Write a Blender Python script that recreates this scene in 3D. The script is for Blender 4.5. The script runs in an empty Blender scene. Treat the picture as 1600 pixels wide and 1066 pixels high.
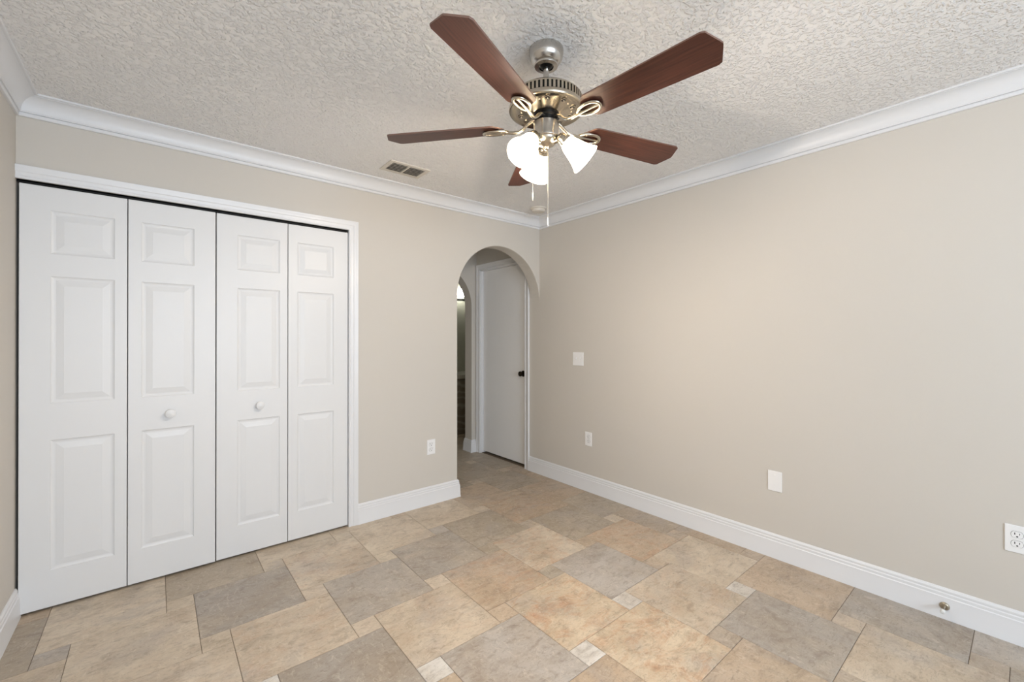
import bpy, math, random
from mathutils import Vector, Matrix

random.seed(7)
S = bpy.context.scene
COL = S.collection
PI = math.pi
R = math.radians

# ------------------------------------------------------------------ camera
YAW = -0.6904
cam_data = bpy.data.cameras.new('camera')
cam = bpy.data.objects.new('camera', cam_data)
COL.objects.link(cam)
cam.location = (-2.8241, -2.9899, 1.2997)
cam.rotation_euler = (PI / 2 + 0.0023, 0, YAW)
cam_data.sensor_width = 36
cam_data.lens = 671.57 / 1600 * 36
cam_data.shift_x = 0.00108
cam_data.shift_y = -0.00446
cam_data.clip_start = 0.02
S.camera = cam

# ------------------------------------------------------------------ view and world
S.view_settings.view_transform = 'Standard'
S.view_settings.look = 'None'
S.view_settings.gamma = 1
S.view_settings.use_curve_mapping = False
S.view_settings.exposure = 0.11
W = bpy.data.worlds.new('world')
S.world = W
W.use_nodes = True
W.node_tree.nodes['Background'].inputs[0].default_value = (0.72, 0.85, 1.0, 1)
W.node_tree.nodes['Background'].inputs[1].default_value = 1.0

# room constants
WX = 3.325          # room width: left wall at x = -WX, right wall at x = 0
H = 2.423           # ceiling height
YF = -5.30          # wall behind the camera
YB = 0.0            # wall with the closet and the arch
TH = 0.13           # wall thickness
YH = 1.045          # far wall of the little hall
YE = 2.40           # far wall of the bathroom
XE = 1.25           # right wall of the bathroom

# daylight through the window in the wall behind the camera
WIN = (-3.15, -1.25, 0.85, 2.15)     # x0, x1, z0, z1
ld = bpy.data.lights.new('daylight', 'AREA')
ld.shape = 'RECTANGLE'
ld.size, ld.size_y = 2.0, 1.3
ld.energy = 107
ld.color = (0.74, 0.86, 1.0)
lo = bpy.data.objects.new('daylight', ld)
COL.objects.link(lo)
lo.location = ((WIN[0] + WIN[1]) / 2, YF - 0.14, (WIN[2] + WIN[3]) / 2)
lo.rotation_euler = (PI / 2, 0, 0)    # shines towards +y
# fill light added to brighten the hall, shining in through its open left end
lh = bpy.data.lights.new('hall_fill', 'AREA')
lh.shape = 'RECTANGLE'
lh.size, lh.size_y = 1.9, 0.7
lh.energy = 1.9
lh.color = (1.0, 0.84, 0.62)
lho = bpy.data.objects.new('hall_fill', lh)
COL.objects.link(lho)
lho.location = (-1.40, 0.58, 1.05)
lho.rotation_euler = (0, -PI / 2, 0)  # shines towards +x


# ------------------------------------------------------------------ materials
def lin(c):
    def f(v):
        v /= 255.0
        return v / 12.92 if v <= 0.04045 else ((v + 0.055) / 1.055) ** 2.4
    return (f(c[0]), f(c[1]), f(c[2]), 1)


def new_mat(name, rgb, rough=0.5, metal=0.0, spec=0.5):
    m = bpy.data.materials.new(name)
    m.use_nodes = True
    b = m.node_tree.nodes['Principled BSDF']
    b.inputs['Base Color'].default_value = lin(rgb)
    b.inputs['Roughness'].default_value = rough
    b.inputs['Metallic'].default_value = metal
    b.inputs['Specular IOR Level'].default_value = spec
    return m


def N(m, t, **kw):
    n = m.node_tree.nodes.new(t)
    for k, v in kw.items():
        setattr(n, k, v)
    return n


def L(m, a, b):
    m.node_tree.links.new(a, b)


def bump_noise(m, scale, strength, dist, detail=2.0, ramp=None, stretch=None):
    tc = N(m, 'ShaderNodeTexCoord')
    src = tc.outputs['Object']
    if stretch:
        mp = N(m, 'ShaderNodeMapping')
        mp.inputs['Scale'].default_value = stretch
        L(m, src, mp.inputs['Vector'])
        src = mp.outputs['Vector']
    no = N(m, 'ShaderNodeTexNoise')
    no.inputs['Scale'].default_value = scale
    no.inputs['Detail'].default_value = detail
    L(m, src, no.inputs['Vector'])
    h = no.outputs['Fac']
    if ramp:
        rp = N(m, 'ShaderNodeValToRGB')
        rp.color_ramp.elements[0].position = ramp[0]
        rp.color_ramp.elements[1].position = ramp[1]
        L(m, h, rp.inputs['Fac'])
        h = rp.outputs['Color']
    bp = N(m, 'ShaderNodeBump')
    bp.inputs['Strength'].default_value = strength
    bp.inputs['Distance'].default_value = dist
    L(m, h, bp.inputs['Height'])
    L(m, bp.outputs['Normal'], m.node_tree.nodes['Principled BSDF'].inputs['Normal'])


M = {}
M['wall'] = new_mat('beige_wall_paint', (207, 202, 194), 0.6, spec=0.25)
bump_noise(M['wall'], 140, 0.06, 0.002, 3)
M['ceiling'] = new_mat('textured_ceiling_paint', (243, 242, 241), 0.7, spec=0.25)
bump_noise(M['ceiling'], 70, 1.0, 0.0048, 3.0, ramp=(0.46, 0.64))
M['trim'] = new_mat('white_trim_paint', (226, 227, 229), 0.35)
M['door'] = new_mat('white_door_paint', (224, 225, 226), 0.4)
bump_noise(M['door'], 60, 0.04, 0.001, 3, stretch=(6, 6, 0.5))
M['hall_door'] = new_mat('flat_white_door', (238, 238, 238), 0.45)
M['plate'] = new_mat('white_plastic', (240, 240, 240), 0.3)
M['vent_white'] = new_mat('vent_enamel', (214, 208, 198), 0.45)
M['dark'] = new_mat('dark_gap', (22, 21, 20), 0.7)
M['vent_dark'] = new_mat('vent_inside', (58, 54, 48), 0.8)
M['black_metal'] = new_mat('black_metal', (20, 20, 20), 0.4, 0.6)
M['track'] = new_mat('dark_steel_track', (60, 60, 60), 0.5, 0.8)
M['bronze'] = new_mat('dark_bronze', (52, 46, 36), 0.35, 0.9)
M['nickel'] = new_mat('brushed_nickel', (196, 192, 186), 0.27, 1.0)
M['nickel_dark'] = new_mat('satin_nickel', (178, 168, 150), 0.34, 1.0)
M['brass_nickel'] = new_mat('warm_nickel', (188, 179, 164), 0.22, 1.0)
M['closet_inside'] = new_mat('closet_inside_paint', (200, 195, 186), 0.8)
M['rubber'] = new_mat('white_rubber', (225, 225, 222), 0.6)
M['chain'] = new_mat('pull_chain_metal', (222, 218, 208), 0.3, 0.7)
M['bath_wall'] = new_mat('grey_green_wall_paint', (176, 179, 164), 0.4)
M['counter'] = new_mat('stone_countertop', (186, 184, 172), 0.3)
M['window_white'] = new_mat('window_vinyl', (236, 236, 236), 0.4)


for mm in (M['nickel'], M['brass_nickel']):
    bb = mm.node_tree.nodes['Principled BSDF']
    tg = mm.node_tree.nodes.new('ShaderNodeTangent')
    tg.direction_type = 'RADIAL'
    tg.axis = 'Z'
    bb.inputs['Anisotropic'].default_value = 0.75 if mm is M['nickel'] else 0.4
    bb.inputs['Roughness'].default_value = 0.22
    mm.node_tree.links.new(tg.outputs['Tangent'], bb.inputs['Tangent'])


def glow(name, rgb, strength):
    m = bpy.data.materials.new(name)
    m.use_nodes = True
    nt = m.node_tree
    b = nt.nodes['Principled BSDF']
    b.inputs['Base Color'].default_value = lin(rgb)
    b.inputs['Emission Color'].default_value = lin(rgb)
    b.inputs['Emission Strength'].default_value = strength
    return m


M['bulb'] = glow('lit_bulb', (255, 242, 214), 40)
M['globe'] = glow('lit_globe', (255, 250, 240), 26)

# frosted glass of the fan's lit shades
m = bpy.data.materials.new('frosted_lit_glass')
m.use_nodes = True
nt = m.node_tree
nt.nodes.remove(nt.nodes['Principled BSDF'])
out = nt.nodes['Material Output']
tr = N(m, 'ShaderNodeBsdfTranslucent')
tr.inputs['Color'].default_value = (0.92, 0.88, 0.78, 1)
df = N(m, 'ShaderNodeBsdfDiffuse')
df.inputs['Color'].default_value = (0.85, 0.82, 0.76, 1)
gl = N(m, 'ShaderNodeBsdfGlossy')
gl.inputs['Roughness'].default_value = 0.2
m1 = N(m, 'ShaderNodeMixShader')
m1.inputs[0].default_value = 0.25
L(m, tr.outputs[0], m1.inputs[1])
L(m, df.outputs[0], m1.inputs[2])
m2 = N(m, 'ShaderNodeMixShader')
m2.inputs[0].default_value = 0.05
L(m, m1.outputs[0], m2.inputs[1])
L(m, gl.outputs[0], m2.inputs[2])
em = N(m, 'ShaderNodeEmission')
em.inputs['Color'].default_value = (1.0, 0.93, 0.82, 1)
em.inputs['Strength'].default_value = 2.6
ad_ = N(m, 'ShaderNodeAddShader')
L(m, m2.outputs[0], ad_.inputs[0])
L(m, em.outputs[0], ad_.inputs[1])
L(m, ad_.outputs[0], out.inputs['Surface'])
M['shade'] = m

# dark reddish wood of the blades, grain along the blade (object x)
m = new_mat('mahogany_blade', (88, 52, 40), 0.42, spec=0.35)
b = m.node_tree.nodes['Principled BSDF']
tc = N(m, 'ShaderNodeTexCoord')
mp = N(m, 'ShaderNodeMapping')
mp.inputs['Scale'].default_value = (3, 60, 20)
no = N(m, 'ShaderNodeTexNoise')
no.inputs['Scale'].default_value = 2.2
no.inputs['Detail'].default_value = 5
rp = N(m, 'ShaderNodeValToRGB')
rp.color_ramp.elements[0].position = 0.3
rp.color_ramp.elements[0].color = lin((60, 31, 23))
rp.color_ramp.elements[1].position = 0.72
rp.color_ramp.elements[1].color = lin((86, 48, 36))
L(m, tc.outputs['Object'], mp.inputs['Vector'])
L(m, mp.outputs['Vector'], no.inputs['Vector'])
L(m, no.outputs['Fac'], rp.inputs['Fac'])
L(m, rp.outputs['Color'], b.inputs['Base Color'])
M['blade'] = m
M['blade_edge'] = new_mat('blade_edge_band', (120, 92, 80), 0.5)

# vanity cabinet: dark veined wood
m = new_mat('vanity_wood', (84, 76, 62), 0.5)
b = m.node_tree.nodes['Principled BSDF']
tc = N(m, 'ShaderNodeTexCoord')
wv = N(m, 'ShaderNodeTexWave')
wv.inputs['Scale'].default_value = 3
wv.inputs['Distortion'].default_value = 9
wv.inputs['Detail'].default_value = 3
wv.bands_direction = 'Z'
rp = N(m, 'ShaderNodeValToRGB')
rp.color_ramp.elements[0].color = lin((130, 122, 106))
rp.color_ramp.elements[1].color = lin((156, 150, 134))
rp.color_ramp.elements[0].position = 0.6
L(m, tc.outputs['Object'], wv.inputs['Vector'])
L(m, wv.outputs['Fac'], rp.inputs['Fac'])
L(m, rp.outputs['Color'], b.inputs['Base Color'])
M['vanity'] = m

# stone-look floor tiles: colour of each tile from a face attribute, mottling from noise
m = new_mat('slate_tile', (190, 175, 155), 0.42, spec=0.4)
b = m.node_tree.nodes['Principled BSDF']
at = N(m, 'ShaderNodeAttribute', attribute_name='tint')
ao = N(m, 'ShaderNodeAttribute', attribute_name='shift')
aa = N(m, 'ShaderNodeAttribute', attribute_name='rust')
tc = N(m, 'ShaderNodeTexCoord')
ad = N(m, 'ShaderNodeVectorMath', operation='ADD')
L(m, tc.outputs['Object'], ad.inputs[0])
L(m, ao.outputs['Vector'], ad.inputs[1])


def tile_noise(scale, detail, rough, dist, p0, p1, stretch=None):
    n = N(m, 'ShaderNodeTexNoise')
    n.inputs['Scale'].default_value = scale
    n.inputs['Detail'].default_value = detail
    n.inputs['Roughness'].default_value = rough
    n.inputs['Distortion'].default_value = dist
    src = ad.outputs[0]
    if stretch:
        q = N(m, 'ShaderNodeMapping')
        q.inputs['Scale'].default_value = stretch
        q.inputs['Rotation'].default_value = (0, 0, 0.6)
        L(m, src, q.inputs['Vector'])
        src = q.outputs['Vector']
    L(m, src, n.inputs['Vector'])
    r = N(m, 'ShaderNodeMapRange')
    r.inputs['From Min'].default_value = p0
    r.inputs['From Max'].default_value = p1
    L(m, n.outputs['Fac'], r.inputs['Value'])
    return r.outputs[0], n


def tile_mix(a, col, fac, amount, blend='MIX'):
    x = N(m, 'ShaderNodeMix', data_type='RGBA', blend_type=blend)
    mu = N(m, 'ShaderNodeMath', operation='MULTIPLY')
    L(m, fac, mu.inputs[0])
    if isinstance(amount, float):
        mu.inputs[1].default_value = amount
    else:
        L(m, amount, mu.inputs[1])
    L(m, mu.outputs[0], x.inputs[0])
    L(m, a, x.inputs[6])
    x.inputs[7].default_value = lin(col)
    return x.outputs[2]


big, _ = tile_noise(4.2, 4, 0.55, 0.6, 0.38, 0.66)
mid, _ = tile_noise(9, 6, 0.62, 1.2, 0.5, 0.72, (1, 1.8, 1))
fine, fn = tile_noise(26, 8, 0.7, 1.5, 0.52, 0.78, (1, 2.4, 1))
rust, _ = tile_noise(6.5, 9, 0.68, 1.6, 0.46, 0.70, (1, 1.7, 1))
pale, _ = tile_noise(3.4, 4, 0.6, 0.8, 0.52, 0.72)
grey, _ = tile_noise(2.6, 5, 0.6, 1.0, 0.50, 0.68)
speck, _ = tile_noise(55, 6, 0.7, 1.0, 0.55, 0.75, (1, 2.0, 1))
light, _ = tile_noise(20, 7, 0.7, 1.5, 0.54, 0.76, (2.2, 1, 1))
c = tile_mix(at.outputs['Color'], (154, 134, 108), big, 0.42)
c = tile_mix(c, (168, 160, 152), grey, 0.55)
c = tile_mix(c, (206, 192, 172), pale, 0.40)
c = tile_mix(c, (184, 140, 106), rust, aa.outputs['Fac'])
c = tile_mix(c, (118, 101, 82), mid, 0.42)
c = tile_mix(c, (88, 75, 62), fine, 0.62)
c = tile_mix(c, (228, 217, 201), light, 0.5)
c = tile_mix(c, (100, 87, 74), speck, 0.42)
L(m, c, b.inputs['Base Color'])
bp = N(m, 'ShaderNodeBump')
bp.inputs['Strength'].default_value = 0.45
bp.inputs['Distance'].default_value = 0.003
L(m, fn.outputs['Fac'], bp.inputs['Height'])
L(m, bp.outputs['Normal'], b.inputs['Normal'])
M['tile'] = m
M['grout'] = new_mat('tile_grout', (112, 98, 82), 0.9)


# ------------------------------------------------------------------ mesh helpers
class MB:
    """collects faces, builds ONE mesh object"""

    def __init__(self):
        self.v, self.f, self.mi = [], [], []

    def add(self, vs, fs, mat=0, T=None):
        o = len(self.v)
        if T is not None:
            vs = [T @ Vector(p) for p in vs]
        self.v += [tuple(p) for p in vs]
        self.f += [tuple(i + o for i in f) for f in fs]
        self.mi += [mat] * len(fs)
        return self

    def box(self, x0, y0, z0, x1, y1, z1, mat=0, T=None, bev=0.0):
        if bev:
            import bmesh
            bm = bmesh.new()
            bmesh.ops.create_cube(bm, size=1)
            for v in bm.verts:
                v.co = ((x0 + x1) / 2 + v.co.x * (x1 - x0), (y0 + y1) / 2 + v.co.y * (y1 - y0), (z0 + z1) / 2 + v.co.z * (z1 - z0))
            bmesh.ops.bevel(bm, geom=bm.edges[:], offset=bev, segments=2, affect='EDGES', profile=0.5)
            bm.verts.index_update()
            self.add([v.co.copy() for v in bm.verts], [[v.index for v in f.verts] for f in bm.faces], mat, T)
            bm.free()
            return self
        vs = [(x0, y0, z0), (x1, y0, z0), (x1, y1, z0), (x0, y1, z0), (x0, y0, z1), (x1, y0, z1), (x1, y1, z1), (x0, y1, z1)]
        fs = [(0, 3, 2, 1), (4, 5, 6, 7), (0, 1, 5, 4), (1, 2, 6, 5), (2, 3, 7, 6), (3, 0, 4, 7)]
        return self.add(vs, fs, mat, T)

    def lathe(self, prof, seg=48, mat=0, T=None, closed=False):
        """prof: (radius, z) around z"""
        n = len(prof)
        vs, fs = [], []
        for k in range(seg):
            a = 2 * PI * k / seg
            for r, z in prof:
                vs.append((r * math.cos(a), r * math.sin(a), z))
        for k in range(seg):
            k2 = (k + 1) % seg
            for i in range(n if closed else n - 1):
                j = (i + 1) % n
                fs.append((k * n + i, k2 * n + i, k2 * n + j, k * n + j))
        self.add(vs, fs, mat, T)
        if not closed:
            if prof[0][0] > 1e-6:
                self.add([vs[k * n] for k in range(seg)], [tuple(range(seg))[::-1]], mat, T)
            if prof[-1][0] > 1e-6:
                self.add([vs[k * n + n - 1] for k in range(seg)], [tuple(range(seg))], mat, T)
        return self

    def prism(self, poly, vec, mat=0, T=None):
        """closed polygon (3d points) extruded along vec"""
        n = len(poly)
        vec = Vector(vec)
        vs = [Vector(p) for p in poly] + [Vector(p) + vec for p in poly]
        fs = [tuple(range(n))[::-1], tuple(range(n, 2 * n))]
        fs += [(i, (i + 1) % n, (i + 1) % n + n, i + n) for i in range(n)]
        return self.add(vs, fs, mat, T)

    def tube(self, pts, rad, seg=10, mat=0, T=None, closed=False, flat=1.0):
        pts = [Vector(p) for p in pts]
        n = len(pts)
        rads = rad if isinstance(rad, (list, tuple)) else [rad] * n
        vs, fs = [], []
        up = Vector((0, 0, 1))
        for i, p in enumerate(pts):
            a = pts[(i - 1) % n] if closed or i > 0 else p
            c = pts[(i + 1) % n] if closed or i < n - 1 else p
            t = (c - a).normalized()
            s = t.cross(up)
            if s.length < 1e-3:
                s = Vector((1, 0, 0))
            s.normalize()
            u = s.cross(t).normalized()
            for k in range(seg):
                w = 2 * PI * k / seg
                vs.append(p + s * math.cos(w) * rads[i] + u * math.sin(w) * rads[i] * flat)
        for i in range(n if closed else n - 1):
            j = (i + 1) % n
            for k in range(seg):
                k2 = (k + 1) % seg
                fs.append((i * seg + k, i * seg + k2, j * seg + k2, j * seg + k))
        if not closed:
            fs.append(tuple(range(seg))[::-1])
            fs.append(tuple((n - 1) * seg + k for k in range(seg)))
        return self.add(vs, fs, mat, T)

    def ball(self, c, r, mat=0, T=None, seg=16, sx=1, sy=1, sz=1):
        pr = [(math.sin(PI * i / 10) * r, -math.cos(PI * i / 10) * r) for i in range(11)]
        pr[0] = (0.0, -r)
        pr[-1] = (0.0, r)
        TT = Matrix.Translation(c) @ Matrix.Diagonal((sx, sy, sz, 1))
        if T is not None:
            TT = T @ TT
        return self.lathe(pr, seg, mat, TT)

    def sweep(self, prof, p0, p1, nrm, m0=1.0, m1=1.0, mat=0):
        """profile (d, z) run from p0 to p1, d along nrm; m = mitre at each end (1 inside corner, 0 square)"""
        p0, p1, nrm = Vector(p0), Vector(p1), Vector(nrm)
        t = (p1 - p0).normalized()
        n = len(prof)
        vs = [p0 + t * (m0 * d) + nrm * d + Vector((0, 0, z)) for d, z in prof]
        vs += [p1 - t * (m1 * d) + nrm * d + Vector((0, 0, z)) for d, z in prof]
        fs = [(i, (i + 1) % n, (i + 1) % n + n, i + n) for i in range(n)]
        fs += [tuple(range(n))[::-1], tuple(range(n, 2 * n))]
        return self.add(vs, fs, mat)

    def build(self, name, mats, parent=None, smooth=None, loc=None):
        me = bpy.data.meshes.new(name)
        me.from_pydata(self.v, [], self.f)
        if not isinstance(mats, (list, tuple)):
            mats = [mats]
        for mm in mats:
            me.materials.append(mm)
        for p, i in zip(me.polygons, self.mi):
            p.material_index = i
        me.validate()
        import bmesh
        bm = bmesh.new()
        bm.from_mesh(me)
        bmesh.ops.recalc_face_normals(bm, faces=bm.faces[:])
        bm.to_mesh(me)
        bm.free()
        if smooth:
            for p in me.polygons:
                p.use_smooth = True
            me.set_sharp_from_angle(angle=R(smooth))
        o = bpy.data.objects.new(name, me)
        COL.objects.link(o)
        if loc:
            o.location = loc
        if parent:
            o.parent = parent
        return o


def tag(o, label=None, cat=None, group=None, kind=None):
    if label:
        o['label'] = label
    if cat:
        o['category'] = cat
    if group:
        o['group'] = group
    if kind:
        o['kind'] = kind
    return o


def empty(name, loc, rz=0.0):
    o = bpy.data.objects.new(name, None)
    o.empty_display_size = 0.05
    COL.objects.link(o)
    o.location = loc
    o.rotation_euler = (0, 0, rz)
    return o


def struct(o, label=None, cat=None):
    return tag(o, label, cat, kind='structure')


# ------------------------------------------------------------------ floor: hopscotch tiles
TL, TS = 0.4248, 0.10763
TO = (-2.03535, -1.55855)
G_, GB_, B_, T_, O_, W_, D_, P_, K_ = 'G GB B T O W D P K'.split()
TINT = {K_: (170, 162, 152), G_: (184, 177, 169), GB_: (174, 162, 145), B_: (208, 194, 174), T_: (192, 173, 151),
        O_: (212, 195, 170), W_: (218, 214, 207), D_: (180, 166, 149), P_: (204, 189, 170)}
BIG = {(1, -1): O_, (0, 0): B_, (1, -2): O_, (0, -1): G_, (2, -2): B_, (2, -1): G_, (1, 0): T_, (2, 0): B_, (0, 1): K_,
       (1, 1): K_, (0, 2): B_, (-1, 2): K_, (-1, 1): B_, (-1, 0): K_, (-1, 3): GB_, (0, 3): B_, (-2, 3): B_, (-2, 2): B_,
       (-2, 4): B_, (1, 2): B_, (2, 1): GB_, (2, 2): B_, (3, 1): T_, (3, 0): GB_, (3, -1): T_, (4, 0): GB_, (4, -1): D_,
       (3, -2): B_, (3, -3): T_, (4, -2): T_, (2, -3): K_, (3, -4): K_, (2, -4): B_, (3, -5): G_, (3, 2): T_, (4, 1): T_,
       (4, 2): GB_, (4, 3): GB_, (5, 3): GB_, (5, 2): T_, (4, 4): GB_, (5, 4): GB_}
SMALL = {(1, -1): W_, (0, 0): W_, (2, -1): W_, (2, -2): D_, (1, 0): T_, (2, 0): GB_, (0, 1): P_, (1, 1): P_, (0, 2): P_,
         (-1, 2): B_, (-1, 3): B_, (0, 3): B_, (-2, 3): G_, (-2, 2): G_, (-2, 4): T_, (1, 2): B_, (2, 1): GB_, (2, 2): G_,
         (3, 1): P_, (3, 0): T_, (3, -1): T_, (4, 0): B_, (4, 1): T_, (4, 2): T_, (4, -1): T_, (3, -2): W_, (3, -3): P_, (3, -4): D_, (2, -3): D_}
RUST = {(1, -1): 0.85, (1, -2): 0.8, (2, 0): 0.55, (1, 0): 0.45, (0, 0): 0.25, (3, -1): 0.6, (3, 1): 0.4, (2, -2): 0.3, (-1, 1): 0.35, (0, 2): 0.3}

FX0, FX1, FY0, FY1 = -WX - 0.05, XE + 0.05, YF - 0.05, YE + 0.05
fb = MB()
tint, shift, rusts = [], [], []


def tile_rect(x0, y0, x1, y1, rgb, ru):
    g, bv = 0.0009, 0.0022
    x0, y0, x1, y1 = max(x0, FX0), max(y0, FY0), min(x1, FX1), min(y1, FY1)
    if x1 - x0 < 0.012 or y1 - y0 < 0.012:
        return
    a = [(x0 + g, y0 + g), (x1 - g, y0 + g), (x1 - g, y1 - g), (x0 + g, y1 - g)]
    bq = [(x0 + g + bv, y0 + g + bv), (x1 - g - bv, y0 + g + bv), (x1 - g - bv, y1 - g - bv), (x0 + g + bv, y1 - g - bv)]
    vs = [(x, y, 0) for x, y in bq] + [(x, y, -0.0012) for x, y in a] + [(x, y, -0.006) for x, y in a]
    fs = [(0, 1, 2, 3)]
    fs += [(i + 4, (i + 1) % 4 + 4, (i + 1) % 4, i) for i in range(4)]
    fs += [(i + 8, (i + 1) % 4 + 8, (i + 1) % 4 + 4, i + 4) for i in range(4)]
    fb.add(vs, fs, 0)
    sh = (random.uniform(-50, 50), random.uniform(-50, 50), random.uniform(-50, 50))
    cc = lin(rgb)
    for _ in fs:
        tint.append(cc)
        shift.append(sh)
        rusts.append(ru)


rt = random.Random(11)
for i in range(-9, 14):
    for j in range(-14, 14):
        px = TO[0] + TL * i - TS * j
        py = TO[1] + TS * i + TL * j
        if px > FX1 + 0.1 or px < FX0 - 0.6 or py > FY1 + 0.1 or py < FY0 - 0.6:
            continue
        kb = BIG.get((i, j)) or rt.choice([B_, B_, T_, G_, GB_])
        ks = SMALL.get((i, j)) or rt.choice([B_, T_, G_, P_, W_])
        jit = rt.uniform(-5, 5)
        tile_rect(px, py + TS, px + TL, py + TS + TL, [q + jit for q in TINT[kb]], RUST.get((i, j), 0.12 if kb in (B_, T_, O_) else 0.0))
        tile_rect(px, py, px + TS, py + TS, TINT[ks], 0.0)
nt_ = len(fb.f)
fb.add([(FX0, FY0, -0.0035), (FX1, FY0, -0.0035), (FX1, FY1, -0.0035), (FX0, FY1, -0.0035)], [(0, 1, 2, 3)], 1)
fb.box(FX0, FY0, -0.06, FX1, FY1, -0.01, 1)
me = bpy.data.meshes.new('floor')
me.from_pydata(fb.v, [], fb.f)
me.materials.append(M['tile'])
me.materials.append(M['grout'])
for p, k in zip(me.polygons, fb.mi):
    p.material_index = k
pad = len(fb.f) - nt_
me.attributes.new('tint', 'FLOAT_COLOR', 'FACE')
me.attributes.new('shift', 'FLOAT_VECTOR', 'FACE')
me.attributes.new('rust', 'FLOAT', 'FACE')
me.attributes['tint'].data.foreach_set('color', [x for q in tint + [(0.3, 0.3, 0.3, 1)] * pad for x in q])
me.attributes['shift'].data.foreach_set('vector', [x for q in shift + [(0, 0, 0)] * pad for x in q])
me.attributes['rust'].data.foreach_set('value', rusts + [0.0] * pad)
floor = bpy.data.objects.new('floor', me)
COL.objects.link(floor)
struct(floor, 'beige and grey stone-look tile floor of large and small squares', 'floor')

# ------------------------------------------------------------------ ceiling and walls
E_ = 0.06
o = MB().box(-WX - 0.2, YF - 0.2, H, XE + 0.2, YE + 0.2, H + 0.1).build('ceiling', M['ceiling'])
struct(o, 'off-white ceiling with a bumpy sprayed texture', 'ceiling')

AX0, AX1, ARAD, ASP = -0.922, 0.0, 0.461, 1.645     # arch in the back wall
DZ = 2.037                                           # top of the closet opening
CX0, CX1 = -WX, -1.803                               # closet opening


def arch_pts(x0, x1, spring, n=40):
    cx, r = (x0 + x1) / 2, (x1 - x0) / 2
    return [(cx - r * math.cos(PI * k / n), spring + r * math.sin(PI * k / n)) for k in range(n + 1)]


def outline_wall(name, pts, y0, y1, mat, smooth=30):
    b = MB().prism([(x, y0, z) for x, z in pts], (0, y1 - y0, 0))
    return b.build(name, mat)


pts = [(-WX - E_, DZ), (CX1, DZ), (CX1, -0.05), (AX0, -0.05)]
pts += arch_pts(AX0, AX1, ASP) + [(AX1 + 0.03, ASP), (AX1 + 0.03, H + 0.03), (-WX - E_, H + 0.03)]
o = outline_wall('wall_back', pts, YB, YB + TH, M['wall'])
bv = o.modifiers.new('soft_edge', 'BEVEL')
bv.width = 0.006
bv.segments = 3
bv.limit_method = 'ANGLE'
bv.angle_limit = R(50)
struct(o, 'beige back wall with closet opening and arched doorway', 'wall')

o = MB().box(-WX - 0.12, YF - 0.12, -0.05, -WX, 0.75, H + 0.03).build('wall_left', M['wall'])
struct(o, 'beige wall at the left edge beside the closet', 'wall')

# right wall runs on through the arch into the hall, with the hall door's opening
HD0, HD1, HDZ = 0.205, 0.968, 2.055
pts = [(YF - 0.12, -0.05), (HD0, -0.05), (HD0, HDZ), (HD1, HDZ), (HD1, -0.05), (YH + TH, -0.05), (YH + TH, H + 0.03), (YF - 0.12, H + 0.03)]
o = MB().prism([(0, y, z) for y, z in pts], (0.12, 0, 0)).build('wall_right', M['wall'])
struct(o, 'long plain beige wall on the right', 'wall')

# front wall (behind the camera) with its window opening
b = MB()
y0, y1 = YF - 0.12, YF
b.box(-WX - E_, y0, -0.05, WIN[0], y1, H + 0.03)
b.box(WIN[1], y0, -0.05, 0.06, y1, H + 0.03)
b.box(WIN[0], y0, -0.05, WIN[1], y1, WIN[2])
b.box(WIN[0], y0, WIN[3], WIN[1], y1, H + 0.03)
struct(b.build('wall_front', M['wall']), 'beige wall with the window, facing the closet', 'wall')
win = empty('window_1', ((WIN[0] + WIN[1]) / 2, YF - 0.06, WIN[2]))
struct(win, 'white framed double window in the wall facing the closet', 'window')
w2, hz = (WIN[1] - WIN[0]) / 2, WIN[3] - WIN[2]
b = MB()
for x0, x1 in ((-w2, -w2 + 0.05), (-0.03, 0.03), (w2 - 0.05, w2)):
    b.box(x0, -0.03, 0, x1, 0.03, hz)
for z0, z1 in ((0, 0.05), (hz / 2 - 0.02, hz / 2 + 0.02), (hz - 0.05, hz)):
    b.box(-w2, -0.028, z0, w2, 0.028, z1)
b.build('window_frame', M['window_white'], win)
MB().box(-w2 - 0.04, 0.03, -0.03, w2 + 0.04, 0.12, 0.0, bev=0.004).build('window_sill', M['trim'], win)

# little hall and bathroom
b = MB()
b.box(-1.32, TH, -0.05, -1.20, 0.20, H + 0.03)
b.box(-1.32, 0.96, -0.05, -1.20, YE + 0.1, H + 0.03)
b.box(-1.32, 0.20, 2.05, -1.20, 0.96, H + 0.03)
struct(b.build('wall_hall_left', M['wall']), 'beige side wall of the hall behind the arch', 'wall')
pts = [(-1.25, -0.05), (-0.968, -0.05)] + arch_pts(-0.968, -0.068, 1.645) + [(-0.068, -0.05), (XE + 0.05, -0.05), (XE + 0.05, H + 0.03), (-1.25, H + 0.03)]
o = outline_wall('wall_hall_far', pts, YH, YH + TH, M['wall'])
struct(o, 'beige hall wall with a second arch, seen through the first arch', 'wall')
struct(MB().box(-1.3, YE, -0.05, XE + 0.1, YE + 0.1, H + 0.03).build('wall_bath_far', M['bath_wall']), 'grey-green bathroom wall behind the vanity', 'wall')
struct(MB().box(XE, YH + TH, -0.05, XE + 0.1, YE + 0.05, H + 0.03).build('wall_bath_right', M['wall']), 'bathroom side wall out of view', 'wall')

# closet interior
b = MB()
b.box(-WX - 0.05, 0.66, -0.05, -1.20, 0.75, H)
b.box(-1.70, TH, -0.05, -1.62, 0.70, H)
struct(b.build('wall_closet', M['closet_inside']), 'dim inside of the closet behind the folding doors', 'wall')
# near-black slab: shade put into colour, for the unbuilt space behind the hall door
struct(MB().box(0.075, HD0 - 0.1, -0.05, 0.13, HD1 + 0.1, HDZ + 0.1).build('wall_behind_hall_door', M['dark']), 'dark slab standing in for the shade behind the hall door', 'wall')

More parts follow.
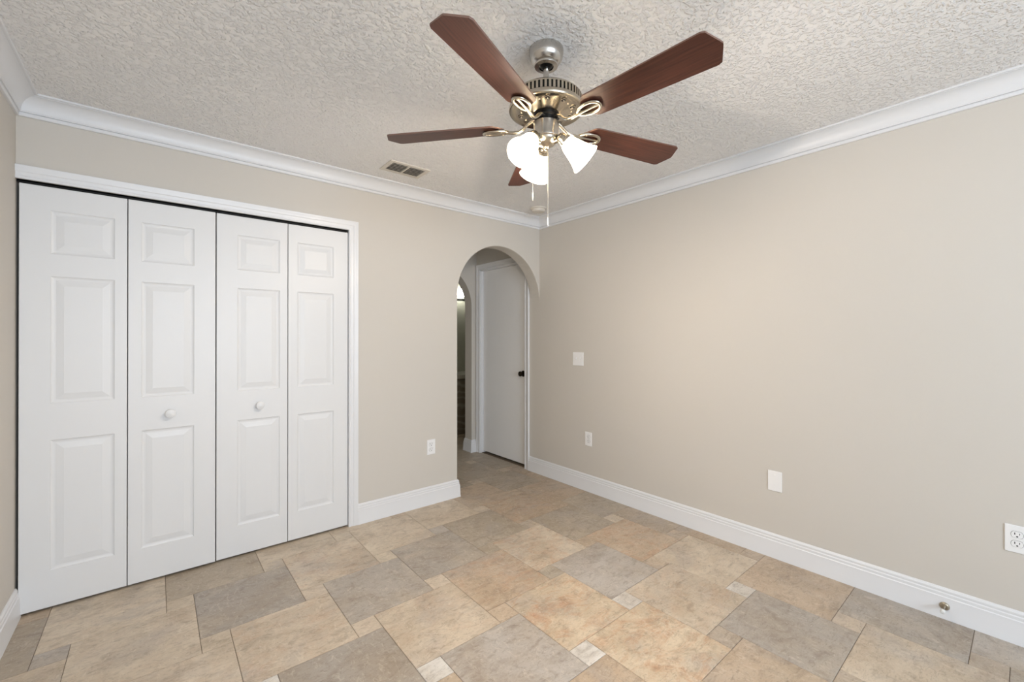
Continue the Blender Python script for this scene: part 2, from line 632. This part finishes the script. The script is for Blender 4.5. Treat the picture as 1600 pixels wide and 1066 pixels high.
# ------------------------------------------------------------------ baseboards
BP = [(0, 0), (0.020, 0), (0.020, 0.006), (0.0185, 0.010), (0.0165, 0.085), (0.0155, 0.092), (0.0155, 0.098), (0.012, 0.102), (0.012, 0.114),
      (0.009, 0.119), (0.010, 0.124), (0.0095, 0.130), (0.006, 0.136), (0.004, 0.1393), (0, 0.1393)]
Z0 = (0, 0, 0)


def base_run(name, runs, label):
    b = MB()
    for p0, p1, n, m0, m1 in runs:
        b.sweep(BP, p0, p1, n, m0, m1)
    struct(b.build(name, M['trim'], smooth=25), label, 'baseboard')


base_run('baseboard_right', [((0, 0.142, 0), (0, YF, 0), (-1, 0, 0), 0, 1)], 'tall white baseboard along the plain right wall')
base_run('baseboard_back', [((-1.7395, 0, 0), (AX0, 0, 0), (0, -1, 0), 0, -1), ((AX0, 0, 0), (AX0, TH, 0), (1, 0, 0), -1, -1)],
         'white baseboard between closet and arch')
base_run('baseboard_left', [((-WX, 0.0, 0), (-WX, YF, 0), (1, 0, 0), 0, 1)], 'white baseboard on the left wall by the closet')
base_run('baseboard_front', [((-WX, YF, 0), (0, YF, 0), (0, 1, 0), 1, 1)], 'white baseboard under the window')
base_run('baseboard_hall', [((-0.0, YH, 0), (-0.068, YH, 0), (0, -1, 0), 0.0, -1), ((-0.068, YH, 0), (-0.068, YH + TH, 0), (-1, 0, 0), -1, -1),
                            ((-1.2, YH, 0), (-0.968, YH, 0), (0, -1, 0), 0, -1), ((-1.2, 0.97, 0), (-1.2, YH, 0), (1, 0, 0), 0, 1)],
         'white baseboard wrapping the hall arch corner')

# ------------------------------------------------------------------ crown mouldings
cp, cd = 0.0795, 0.0947
CP = [(0, 0), (0, -cd), (0.010, -cd), (0.0125, -cd + 0.004), (0.0125, -cd + 0.014), (0.0085, -cd + 0.0150), (0.0085, -cd + 0.0175), (0.0165, -cd + 0.0185), (0.0165, -cd + 0.0225)]
for k in range(0, 11):
    a = PI / 2 * k / 10
    # concave cove from (0.018, -cd+0.024) to (cp-0.010, -0.011)
    x = 0.018 + (cp - 0.029) * (1 - math.cos(a))
    z = (-cd + 0.024) + (cd - 0.035) * math.sin(a)
    CP.append((x, z))
CP += [(cp - 0.0115, -0.0105), (cp - 0.0115, -0.0085), (cp - 0.002, -0.0085), (cp, -0.0065), (cp, 0)]


def crown(name, p0, p1, n, label):
    b = MB().sweep(CP, p0, p1, n, 1, 1)
    struct(b.build(name, M['trim'], smooth=25), label, 'crown moulding')


crown('trim_1', (-WX, 0, H), (0, 0, H), (0, -1, 0), 'white crown moulding above the closet and the arch')
crown('trim_2', (0, 0, H), (0, YF, H), (-1, 0, 0), 'white crown moulding along the top of the plain right wall')
crown('trim_3', (-WX, YF, H), (-WX, 0, H), (1, 0, 0), 'white crown moulding at the upper left corner')
crown('trim_4', (0, YF, H), (-WX, YF, H), (0, 1, 0), 'white crown moulding above the window')

# ------------------------------------------------------------------ casings
# (offset across the casing measured from the opening, height above the wall)
CS = [(0.0, 0.0), (0.0, 0.011), (0.004, 0.013), (0.012, 0.013), (0.015, 0.010), (0.030, 0.012), (0.034, 0.015), (0.052, 0.0165), (0.058, 0.019), (0.062, 0.019), (0.063, 0.017), (0.063, 0)]


def casing_piece(b, p0, p1, across, nrm, m0, m1):
    """runs p0->p1 on the opening's edge; 'across' points away from the opening"""
    p0, p1, across, nrm = Vector(p0), Vector(p1), Vector(across), Vector(nrm)
    t = (p1 - p0).normalized()
    n = len(CS)
    vs = [p0 - t * (m0 * a) + across * a + nrm * h for a, h in CS] + [p1 + t * (m1 * a) + across * a + nrm * h for a, h in CS]
    fs = [(i, (i + 1) % n, (i + 1) % n + n, i + n) for i in range(n)] + [tuple(range(n))[::-1], tuple(range(n, 2 * n))]
    b.add(vs, fs)


b = MB()
casing_piece(b, (-WX, 0, DZ), (CX1, 0, DZ), (0, 0, 1), (0, -1, 0), 0, 1)
casing_piece(b, (CX1, 0, DZ), (CX1, 0, 0), (1, 0, 0), (0, -1, 0), 1, 0)
b.box(CX1 - 0.001, 0.0, 0, CX1 + 0.002, TH, DZ)
struct(b.build('trim_5', M['trim'], smooth=25), 'white fluted casing framing the folding closet doors', 'door casing')

b = MB()
casing_piece(b, (0, HD0, 0), (0, HD0, HDZ), (0, -1, 0), (-1, 0, 0), 0, 1)
casing_piece(b, (0, HD0, HDZ), (0, HD1, HDZ), (0, 0, 1), (-1, 0, 0), 1, 1)
casing_piece(b, (0, HD1, HDZ), (0, HD1, 0), (0, 1, 0), (-1, 0, 0), 1, 0)
b.box(0.0, HD0 - 0.002, 0, 0.118, HD0 + 0.010, HDZ)
b.box(0.0, HD1 - 0.010, 0, 0.118, HD1 + 0.002, HDZ)
b.box(0.0, HD0, HDZ - 0.010, 0.118, HD1, HDZ + 0.002)
struct(b.build('trim_6', M['trim'], smooth=25), 'white casing around the hall door beyond the arch', 'door casing')


# ------------------------------------------------------------------ folding closet doors
def ring_panel(b, x0, z0, x1, z1, rings):
    """nested rectangles (inset, y) ending in a filled field, front towards -y"""
    loops = []
    for ins, y in rings:
        loops.append([(x0 + ins, y, z0 + ins), (x1 - ins, y, z0 + ins), (x1 - ins, y, z1 - ins), (x0 + ins, y, z1 - ins)])
    vs = [p for lp in loops for p in lp]
    fs = []
    for k in range(len(loops) - 1):
        for i in range(4):
            j = (i + 1) % 4
            fs.append((k * 4 + i, k * 4 + j, k * 4 + 4 + j, k * 4 + 4 + i))
    q = (len(loops) - 1) * 4
    fs.append((q, q + 1, q + 2, q + 3))
    b.add(vs, fs)


PANEL_RINGS = [(0, 0), (0.002, 0.003), (0.008, 0.0055), (0.012, 0.0062), (0.018, 0.0062), (0.020, 0.0055), (0.042, 0.0018), (0.0455, 0.0012)]
PZ = [(0.187, 0.808), (0.983, 1.593), (1.700, 1.907)]


def leaf(w, pa, pb, zb, zt, y):
    """one door leaf from x=0 to w, panels from pa to pb"""
    b = MB()
    xs = [0.0015, pa, pb, w - 0.0015]
    zs = [zb + 0.002] + [z - 0 for q in PZ for z in q] + [zt - 0.002]
    for ix in range(3):
        for iz in range(len(zs) - 1):
            if ix == 1 and iz % 2 == 1:
                ring_panel(b, xs[1], zs[iz], xs[2], zs[iz + 1], [(i, y + d) for i, d in PANEL_RINGS])
            else:
                b.add([(xs[ix], y, zs[iz]), (xs[ix + 1], y, zs[iz]), (xs[ix + 1], y, zs[iz + 1]), (xs[ix], y, zs[iz + 1])], [(0, 1, 2, 3)])
    # chamfered edge, sides and back
    a = [(xs[0], y, zs[0]), (xs[3], y, zs[0]), (xs[3], y, zs[-1]), (xs[0], y, zs[-1])]
    c2 = [(0, y + 0.002, zb), (w, y + 0.002, zb), (w, y + 0.002, zt), (0, y + 0.002, zt)]
    d2 = [(q[0], y + 0.034, q[2]) for q in c2]
    vs = a + c2 + d2
    fs = [(i, (i + 1) % 4, (i + 1) % 4 + 4, i + 4) for i in range(4)] + [(i + 4, (i + 1) % 4 + 4, (i + 1) % 4 + 8, i + 8) for i in range(4)] + [(8, 9, 10, 11)]
    b.add(vs, fs)
    return b


def weld(o):
    import bmesh
    bm = bmesh.new()
    bm.from_mesh(o.data)
    bmesh.ops.remove_doubles(bm, verts=bm.verts[:], dist=1e-5)
    bmesh.ops.recalc_face_normals(bm, faces=bm.faces[:])
    bm.to_mesh(o.data)
    bm.free()


KNOB = [(0.0, 0.0), (0.017, 0.0), (0.017, 0.003), (0.011, 0.006), (0.009, 0.012), (0.013, 0.016), (0.021, 0.019), (0.0235, 0.023), (0.0225, 0.028), (0.015, 0.0315), (0.0, 0.0325)]
TO_FRONT = Matrix.Rotation(PI / 2, 4, 'X')           # lathe axis z -> -y


def closet_pair(name, xa, xb, knob_leaf, knob_x, label, yoff):
    t = empty(name, (xa, 0, 0))
    struct(t, label, 'closet door')
    w = (xb - xa) / 2 - 0.0025
    zb, zt = 0.012, 2.019
    for k in range(2):
        x0 = 0.0 if k == 0 else (xb - xa) / 2 + 0.001
        pa, pb = (0.102, 0.328) if k == 0 else (0.053, 0.277)
        bb = leaf(w, pa, pb, zb, zt, yoff)
        p = bb.build('door_leaf', M['door'], t, loc=(x0, 0, 0))
        weld(p)
        if k == knob_leaf:
            kn = MB().lathe(KNOB, 28, 0, Matrix.Translation((0, 0, 0)) @ TO_FRONT).build('knob', M['door'], p, smooth=40, loc=(knob_x - xa - x0, yoff, 0.888))
        # pivot pin above the leaf
        px = 0.05 if k == 0 else w - 0.05
        MB().lathe([(0.0035, zt - 0.01), (0.0035, zt + 0.012)], 10).build('pivot_pin', M['track'], p, smooth=40, loc=(px, yoff + 0.017, 0)) 
    return t


closet_pair('door_1', -3.3145, -2.5585, 1, -2.762, 'left white folding closet door pair with raised panels, next to the left wall', -0.004)
closet_pair('door_2', -2.5545, -1.8055, 0, -2.336, 'right white folding closet door pair with raised panels, next to the fluted casing', 0.001)
b = MB()
b.box(-WX + 0.003, 0.004, 2.030, CX1 - 0.004, 0.034, 2.037)
b.box(-WX + 0.003, 0.004, 2.024, CX1 - 0.004, 0.006, 2.037)
b.box(-WX + 0.003, 0.032, 2.024, CX1 - 0.004, 0.034, 2.037)
tag(b.build('closet_track', M['black_metal']), 'thin dark metal track in the gap above the folding closet doors', 'door track')

# ------------------------------------------------------------------ hall door
t = empty('door_3', (0.035, HD0, 0))
struct(t, 'flat white hall door standing closed beyond the arch', 'door')
MB().box(0.0, 0.013, 0.022, 0.036, HD1 - HD0 - 0.012, HDZ - 0.0105, bev=0.002).build('door_leaf', M['hall_door'], t)
MB().box(-0.02, 0.0, -0.001, 0.07, HD1 - HD0, 0.003).build('threshold', M['grout'], t)
KD = [(0.0, 0.0), (0.031, 0.0), (0.031, 0.004), (0.026, 0.008), (0.012, 0.011), (0.011, 0.022), (0.020, 0.030), (0.026, 0.040), (0.024, 0.050), (0.014, 0.056), (0.0, 0.057)]
kn = MB().lathe(KD, 28, 0, Matrix.Rotation(-PI / 2, 4, 'Y')).build('door_knob', M['bronze'], t, smooth=40, loc=(0.0, 0.068, 0.934))
tag(kn, 'dark bronze round knob')

# ------------------------------------------------------------------ ceiling fan
FC = Vector((-1.650, -1.785, H))
fan = empty('ceiling_fan', FC)
tag(fan, 'five-blade brushed nickel ceiling fan with reddish brown blades and three lit glass shades', 'ceiling fan')


def fz(z):
    return z - H


# canopy
b = MB().lathe([(0.0, 0), (0.066, 0), (0.0675, -0.004), (0.0675, -0.010), (0.066, -0.024), (0.0635, -0.034), (0.057, -0.047), (0.050, -0.055),
                (0.0455, -0.058), (0.0465, -0.062), (0.045, -0.066), (0.029, -0.068), (0.027, -0.060), (0.0, -0.056)], 56)
b.build('canopy', M['nickel'], fan, smooth=35)
b = MB().lathe([(0.0, -0.050), (0.024, -0.052), (0.024, -0.066), (0.015, -0.072), (0.0, -0.073)], 32)
b.build('hanger_ball', M['black_metal'], fan, smooth=35)
MB().lathe([(0.0115, -0.06), (0.0115, fz(2.255))], 24).build('downrod', M['nickel'], fan, smooth=35)
# motor housing
b = MB()
hp = [(0.0, 2.266), (0.024, 2.266), (0.028, 2.262), (0.060, 2.259), (0.100, 2.252), (0.124, 2.243), (0.136, 2.232), (0.1385, 2.2265)]
b.lathe([(r, fz(z)) for r, z in hp] + [(0.134, fz(2.2265))], 96)
b.lathe([(0.134, fz(2.228)), (0.134, fz(2.196))], 96, 1)
lp = [(0.134, 2.199), (0.1405, 2.199), (0.1435, 2.195), (0.1455, 2.190), (0.1455, 2.184), (0.1435, 2.180), (0.136, 2.1785), (0.126, 2.1815),
      (0.112, 2.182), (0.094, 2.179), (0.074, 2.1735), (0.060, 2.169), (0.052, 2.1665), (0.0, 2.166)]
b.lathe([(r, fz(z)) for r, z in lp], 96)
for k in range(56):
    a = 2 * PI * k / 56
    T = Matrix.Rotation(a, 4, 'Z')
    b.box(0.133, -0.0042, fz(2.198), 0.1395, 0.0042, fz(2.2272), 0, T)
# oval vent motifs under the rim
for k in range(10):
    a = 2 * PI * (k + 0.35) / 10
    T = Matrix.Rotation(a, 4, 'Z') @ Matrix.Translation((0.100, 0, fz(2.1795)))
    ring = [(0.015 * math.cos(q * PI / 9), 0.0095 * math.sin(q * PI / 9), 0) for q in range(18)]
    b.tube(ring, 0.0016, 6, 0, T, closed=True)
    b.ball((0, 0, 0), 0.008, 1, T, 14, 1.3, 0.8, 0.12)
    b.ball((0.002, 0, -0.001), 0.0035, 0, T, 10)
    T2 = Matrix.Rotation(a + PI / 10, 4, 'Z') @ Matrix.Translation((0.098, 0, fz(2.1795)))
    b.ball((0, 0, 0), 0.005, 0, T2, 12, 1, 1, 0.6)
b.build('motor_housing', [M['brass_nickel'], M['black_metal']], fan, smooth=35)
# black rotor collar the arms bolt to
b = MB().lathe([(0.0, fz(2.168)), (0.050, fz(2.168)), (0.052, fz(2.164)), (0.052, fz(2.156)), (0.046, fz(2.152)), (0.046, fz(2.134)), (0.0, fz(2.133))], 48)
b.build('rotor_collar', M['black_metal'], fan, smooth=35)
# switch housing
b = MB().lathe([(0.0, fz(2.137)), (0.048, fz(2.137)), (0.0505, fz(2.134)), (0.0505, fz(2.084)), (0.0515, fz(2.081)), (0.0505, fz(2.077)), (0.046, fz(2.074)), (0.0, fz(2.073))], 56)
b.build('switch_housing', M['nickel'], fan, smooth=35)
# light fitter bowl under it
b = MB().lathe([(0.0, fz(2.075)), (0.046, fz(2.075)), (0.0455, fz(2.070)), (0.040, fz(2.060)), (0.030, fz(2.050)), (0.018, fz(2.044)), (0.012, fz(2.041)), (0.009, fz(2.034)), (0.004, fz(2.031)), (0.0, fz(2.0305))], 48)
b.build('light_fitter', M['brass_nickel'], fan, smooth=35)

# blades
BZ, PHASE, PITCH = 2.1249, R(202.266), R(-11.22)
BW = 0.0702
prof_out = [(0.168, 0.0), (0.171, 0.012), (0.205, 0.053), (0.214, 0.0575), (0.622, BW - 0.0006), (0.6345, BW - 0.006), (0.6565, 0.010), (0.6595, 0.0)]


def blade_mesh():
    pts = [(x, y) for x, y in prof_out] + [(x, -y) for x, y in prof_out[::-1][1:-1]]
    n = len(pts)
    h = 0.0028
    b = MB()
    top = [(x, y, h) for x, y in pts]
    bot = [(x, y, -h) for x, y in pts]
    b.add(top, [tuple(range(n))], 0)
    b.add(bot, [tuple(range(n))], 0)
    b.add(top + bot, [(i, (i + 1) % n, (i + 1) % n + n, i + n) for i in range(n)], 1)
    return b


def arm_mesh():
    """bracket from the collar to the leaf-shaped loop under the blade (x outwards, z = 0 at blade level)"""
    b = MB()
    path = [(0.044, 0, 0.024), (0.058, 0, 0.022), (0.074, 0, 0.012), (0.090, 0, -0.004), (0.108, 0, -0.014), (0.130, 0, -0.0155), (0.155, 0, -0.0125)]
    b.tube(path, [0.010, 0.0095, 0.0085, 0.0078, 0.0078, 0.0085, 0.008], 12, 0, None, False, 0.75)
    loop = []
    for k in range(36):
        a = 2 * PI * k / 36
        x = 0.2015 + 0.0475 * math.cos(a)
        y = 0.0260 * math.sin(a) * (1.0 + 0.18 * math.cos(a))
        loop.append((x, y, -0.0095))
    b.tube(loop, 0.0070, 10, 0, None, True, 0.85)
    b.tube([(0.150, 0, -0.0115), (0.18, 0, -0.0105), (0.215, 0, -0.010), (0.246, 0, -0.0095)], [0.008, 0.0055, 0.0048, 0.0055], 10)
    for x, y in ((0.176, 0.019), (0.176, -0.019), (0.243, 0.0)):
        b.ball((x, y, -0.0145), 0.0042, 0, None, 10, 1, 1, 0.6)
    return b


bl = blade_mesh().build('blade', [M['blade'], M['blade_edge']], fan)
ar = arm_mesh().build('blade_arm', M['brass_nickel'], fan, smooth=50)
for k in range(5):
    a = PHASE + 2 * PI * k / 5
    p, q = (bl, ar) if k == 0 else (bl.copy(), ar.copy())
    if k:
        COL.objects.link(p)
        COL.objects.link(q)
        p.parent = fan
        q.parent = fan
    p.location = (0, 0, BZ - H)
    # pitch about the blade's own axis, then turn around the fan
    mt = Matrix.Rotation(a, 4, 'Z') @ Matrix.Rotation(PITCH, 4, 'X')
    p.rotation_euler = mt.to_euler()
    q.location = (0, 0, BZ - H)
    q.rotation_euler = mt.to_euler()

# lights: holder + bell shade + bulb, three around
SH_OUT = [(0.021, 0.0), (0.0275, 0.002), (0.0325, 0.008), (0.0365, 0.018), (0.0405, 0.032), (0.0445, 0.048), (0.0490, 0.066), (0.0540, 0.082), (0.0595, 0.096), (0.0655, 0.108), (0.0695, 0.115), (0.0705, 0.118)]
SH_OUT = [(r * 0.88, z * 0.88) for r, z in SH_OUT]
SH_IN = [(r - 0.0028, z - (0.0 if i else 0)) for i, (r, z) in enumerate(SH_OUT)]
SH_IN[-1] = (0.0600, 0.1050)
for az, az2, tilt in ((-20, -3, R(47)), (98, 115, R(46)), (222, 237, R(40))):
    ang = YAW + R(az)
    d = Vector((math.cos(ang), math.sin(ang), 0))
    ang2 = YAW + R(az2)
    d2 = Vector((math.cos(ang2), math.sin(ang2), 0))
    ax = d2 * math.sin(tilt) + Vector((0, 0, -math.cos(tilt)))
    neck = d * 0.078 + Vector((0, 0, fz(2.052)))
    rot = Vector((0, 0, 1)).rotation_difference(ax).to_matrix().to_4x4()
    hb = MB()
    start = d * 0.030 + Vector((0, 0, fz(2.060)))
    hb.tube([d * 0.022 + Vector((0, 0, fz(2.066))), start, d * 0.050 + Vector((0, 0, fz(2.063))), neck - ax * 0.026], [0.011, 0.0105, 0.010, 0.012], 14)
    T = Matrix.Translation(neck) @ rot
    hb.lathe([(0.0, -0.036), (0.012, -0.036), (0.018, -0.030), (0.0205, -0.022), (0.0205, -0.010), (0.0245, -0.008), (0.0245, 0.004), (0.0225, 0.004), (0.0, 0.002)], 28, 0, T)
    for s in range(3):
        w = 2 * PI * s / 3 + 0.4
        hb.ball((0.0265 * math.cos(w), 0.0265 * math.sin(w), -0.002), 0.0035, 0, T, 10)
    hb.build('lamp_holder', M['brass_nickel'], fan, smooth=40)
    sh = MB().lathe(SH_OUT + SH_IN[::-1], 48, 0, None, closed=True).build('lamp_shade', M['shade'], fan, smooth=60, loc=neck)
    sh.rotation_euler = rot.to_euler()
    sh['label'] = 'lit frosted white glass bell'
    bu = MB().lathe([(0.0, 0.004), (0.009, 0.004), (0.010, 0.012), (0.015, 0.024), (0.017, 0.033), (0.014, 0.043), (0.008, 0.049), (0.0, 0.050)], 20).build('bulb', M['bulb'], sh, smooth=60)
    lp_ = bpy.data.lights.new('bulb_light', 'POINT')
    lp_.energy = 30
    lp_.color = (1.0, 0.86, 0.72)
    lp_.shadow_soft_size = 0.025
    lpo = bpy.data.objects.new('bulb_light', lp_)
    COL.objects.link(lpo)
    lpo.parent = sh
    lpo.location = (0, 0, 0.082)

# pull chains
rv = Vector((math.cos(YAW), math.sin(YAW), 0))
fv = Vector((-math.sin(YAW), math.cos(YAW), 0))
for off, ztop, zbot, fob in ((-rv * 0.0535 - fv * 0.022, 2.095, 1.826, 0.0), (rv * 0.011 + fv * 0.0545, 2.095, 1.746, 0.034)):
    b = MB()
    n = 60
    b.tube([off * 0.90 + Vector((0, 0, fz(ztop))), off + Vector((0, 0, fz(ztop) - 0.002)), off + Vector((0, 0, fz(ztop) - 0.008)), off + Vector((0, 0, fz(zbot) + fob))], 0.0014, 8)
    pc = b.build('pull_chain', M['chain'], fan, smooth=50)
    hh = fob or 0.03
    b = MB().lathe([(0.0, fz(zbot) + hh + 0.002), (0.0016, fz(zbot) + hh), (0.0026, fz(zbot) + hh * 0.6), (0.0030, fz(zbot) + 0.004), (0.0, fz(zbot))], 12, 0, Matrix.Translation(off))
    b.build('chain_fob', M['rubber'] if fob else M['chain'], pc, smooth=50)

# ------------------------------------------------------------------ ceiling vent and smoke detector
vx0, vx1, vy0, vy1 = -1.682, -1.404, -0.424, -0.240
vent = empty('ceiling_vent', ((vx0 + vx1) / 2, (vy0 + vy1) / 2, H))
tag(vent, 'small louvred air vent in the ceiling near the crown moulding', 'air vent')
hx, hy = (vx1 - vx0) / 2, (vy1 - vy0) / 2
b = MB()
fr = 0.026
for x0, y0, x1, y1 in ((-hx, -hy, hx, -hy + fr), (-hx, hy - fr, hx, hy), (-hx, -hy + fr, -hx + fr, hy - fr), (hx - fr, -hy + fr, hx, hy - fr), (-0.006, -hy + fr, 0.006, hy - fr)):
    b.box(x0, y0, -0.007, x1, y1, 0.0)
b.build('frame', M['vent_white'], vent)
MB().box(-hx + fr, -hy + fr, -0.0018, hx - fr, hy - fr, -0.0003).build('dark_opening', M['vent_dark'], vent)
ns = 6
yi0, yi1 = -hy + fr, hy - fr
for x0, x1 in ((-hx + fr, -0.006), (0.006, hx - fr)):
    b = MB()
    for k in range(ns):
        yc = yi0 + (k + 0.62) * (yi1 - yi0) / ns
        T = Matrix.Translation((0, yc, -0.0066)) @ Matrix.Rotation(R(24), 4, 'X')
        b.box(x0, -0.0075, -0.0007, x1, 0.0055, 0.0007, 0, T)
    b.build('louvre_bank', M['vent_white'], vent)
MB().box(-hx + fr * 0.45, -0.03, -0.012, -hx + fr * 0.45 + 0.005, -0.012, -0.007, bev=0.001).build('lever', M['vent_white'], vent)

sd = empty('smoke_detector', (-0.262, -0.262, H))
tag(sd, 'round white smoke detector on the ceiling near the far corner', 'smoke detector')
MB().lathe([(0.0, 0.0), (0.070, 0.0), (0.070, -0.010), (0.066, -0.012), (0.0, -0.012)], 48).build('base_plate', M['vent_white'], sd, smooth=35)
MB().lathe([(0.0, -0.012), (0.060, -0.012), (0.060, -0.022), (0.055, -0.032), (0.044, -0.037), (0.030, -0.038), (0.028, -0.036), (0.0, -0.036)], 48).build('cover', M['vent_white'], sd, smooth=35)


# ------------------------------------------------------------------ switch, outlets, blank plate
def wall_item(name, loc, facing, label, cat, group=None):
    """local frame: x along the wall, z up, -y out of the wall"""
    rz = {'-y': 0.0, '-x': -PI / 2}[facing]
    t = empty(name, loc, rz)
    return tag(t, label, cat, group)


def plate_mb(w, h):
    b = MB()
    b.box(-w / 2, -0.0055, -h / 2, w / 2, 0.0, h / 2, bev=0.0022)
    return b


def outlet(loc, facing, label):
    t = wall_item('power_outlet', loc, facing, label, 'power outlet', 'white duplex wall outlets')
    plate_mb(0.071, 0.116).build('cover_plate', M['plate'], t)
    for zc in (0.0195, -0.0195):
        pts = []
        for k in range(32):
            a = 2 * PI * k / 32
            x, z = 0.0172 * math.cos(a), 0.0172 * math.sin(a)
            z = max(-0.0135, min(0.0135, z))
            pts.append((x, 0, z))
        b = MB().prism([(x, -0.0075, z) for x, _, z in pts], (0, 0.003, 0))
        rc = b.build('receptacle', M['plate'], t, loc=(0, 0, zc))
        b = MB()
        b.box(-0.0078, -0.0078, -0.0005, -0.0054, -0.0070, 0.0085)
        b.box(0.0054, -0.0078, 0.0005, 0.0076, -0.0070, 0.0075)
        b.prism([(0.0030 * math.cos(2 * PI * k / 14), -0.0078, -0.0075 + 0.0030 * math.sin(2 * PI * k / 14)) for k in range(14)], (0, 0.0008, 0))
        b.build('slots', M['dark'], rc)
        # thin dark outline where the receptacle meets the plate
        o2 = MB().prism([(x * 1.05, -0.0060, z * 1.06) for x, _, z in pts], (0, 0.0010, 0)).build('outline', M['track'], rc)
        o2['label'] = 'thin grey seam'
    MB().lathe([(0.0, 0.0055), (0.003, 0.0055), (0.0026, 0.0068), (0.0, 0.007)], 14, 0, TO_FRONT).build('screw', M['plate'], t, smooth=40)
    return t


outlet((-1.165, 0, 0.4445), '-y', 'white power outlet on the back wall between closet and arch')
outlet((0, -0.604, 0.4405), '-x', 'white power outlet low on the right wall, below the light switch')
outlet((0, -2.9505, 0.442), '-x', 'white power outlet on the right wall above the door stop')

t = wall_item('blank_wall_plate', (0, -2.0235, 0.4505), '-x', 'plain white blank plate on the middle of the right wall', 'wall plate')
plate_mb(0.075, 0.119).build('cover_plate', M['plate'], t)
for zc in (0.035, -0.035):
    MB().lathe([(0.0, 0.0055), (0.003, 0.0055), (0.0026, 0.0066), (0.0, 0.0068)], 14, 0, TO_FRONT).build('screw', M['plate'], t, smooth=40, loc=(0, 0, zc))

t = wall_item('light_switch', (0, -0.489, 1.1135), '-x', 'white double light switch on the right wall near the arch', 'light switch')
plate_mb(0.118, 0.116).build('cover_plate', M['plate'], t)
for xc in (-0.023, 0.023):
    b = MB()
    b.box(xc - 0.006, -0.0062, -0.013, xc + 0.006, -0.0052, 0.013)
    b.box(xc - 0.0045, -0.015, -0.002, xc + 0.0045, -0.005, 0.008, 0, Matrix.Rotation(R(-14), 4, 'X'), 0.0012)
    b.build('toggle', M['plate'], t)

# ------------------------------------------------------------------ door stop on the right baseboard
t = empty('door_stop', (-0.0172, -2.733, 0.060))
tag(t, 'small metal door stop with white tip on the right baseboard', 'door stop')
TX = Matrix.Rotation(-PI / 2, 4, 'Y')                 # lathe axis -> -x
MB().lathe([(0.0, -0.001), (0.0175, -0.001), (0.0175, 0.003), (0.015, 0.006), (0.009, 0.008), (0.0, 0.008)], 28, 0, TX).build('base', M['nickel_dark'], t, smooth=40)
MB().lathe([(0.0, 0.006), (0.0055, 0.006), (0.0050, 0.050), (0.0068, 0.054), (0.0, 0.055)], 18, 0, TX).build('rod', M['nickel'], t, smooth=40)
tp = MB().lathe([(0.0, 0.054), (0.0085, 0.054), (0.0092, 0.058), (0.0088, 0.068), (0.006, 0.071), (0.0, 0.0715)], 20, 0, TX).build('tip', M['rubber'], t, smooth=40)
tp['label'] = 'white rubber tip'

# ------------------------------------------------------------------ bathroom seen through both arches
t = empty('bathroom_vanity', (0.65, 2.14, 0))
tag(t, 'dark veined vanity cabinet with pale countertop beyond the second arch', 'vanity cabinet')
b = MB()
b.box(-0.55, -0.25, 0.0, 0.55, 0.255, 0.745)
b.build('body', M['vanity'], t)
MB().box(-0.565, -0.27, 0.745, 0.565, 0.255, 0.797, bev=0.006).build('countertop', M['counter'], t)
for x0, x1 in ((-0.53, -0.01), (0.01, 0.53)):
    d = MB().box(x0, -0.268, 0.09, x1, -0.25, 0.72, bev=0.003).build('cabinet_door', M['vanity'], t)
b = MB()
b.sweep([(0, -0.012), (0.010, -0.012), (0.014, -0.004), (0.014, 0.006), (0.008, 0.012), (0, 0.012)], (-1.2, YE, 1.862), (XE, YE, 1.862), (0, -1, 0), 0, 0)
struct(b.build('trim_7', M['track']), 'thin dark strip across the bathroom wall under the globe lamp', 'wall trim')
t = empty('globe_lamp', (0.62, YE, 1.945))
tag(t, 'small glowing white globe lamp on the bathroom wall, seen through both arches', 'wall lamp')
MB().box(-0.07, -0.02, -0.04, 0.07, -0.001, 0.04, bev=0.004).build('back_plate', M['nickel'], t)
MB().tube([(0, -0.015, 0), (0, -0.05, 0)], 0.012, 12).build('arm', M['nickel'], t, smooth=40)
MB().ball((0, -0.10, 0), 0.062, 0, None, 24).build('globe', M['globe'], t, smooth=60)
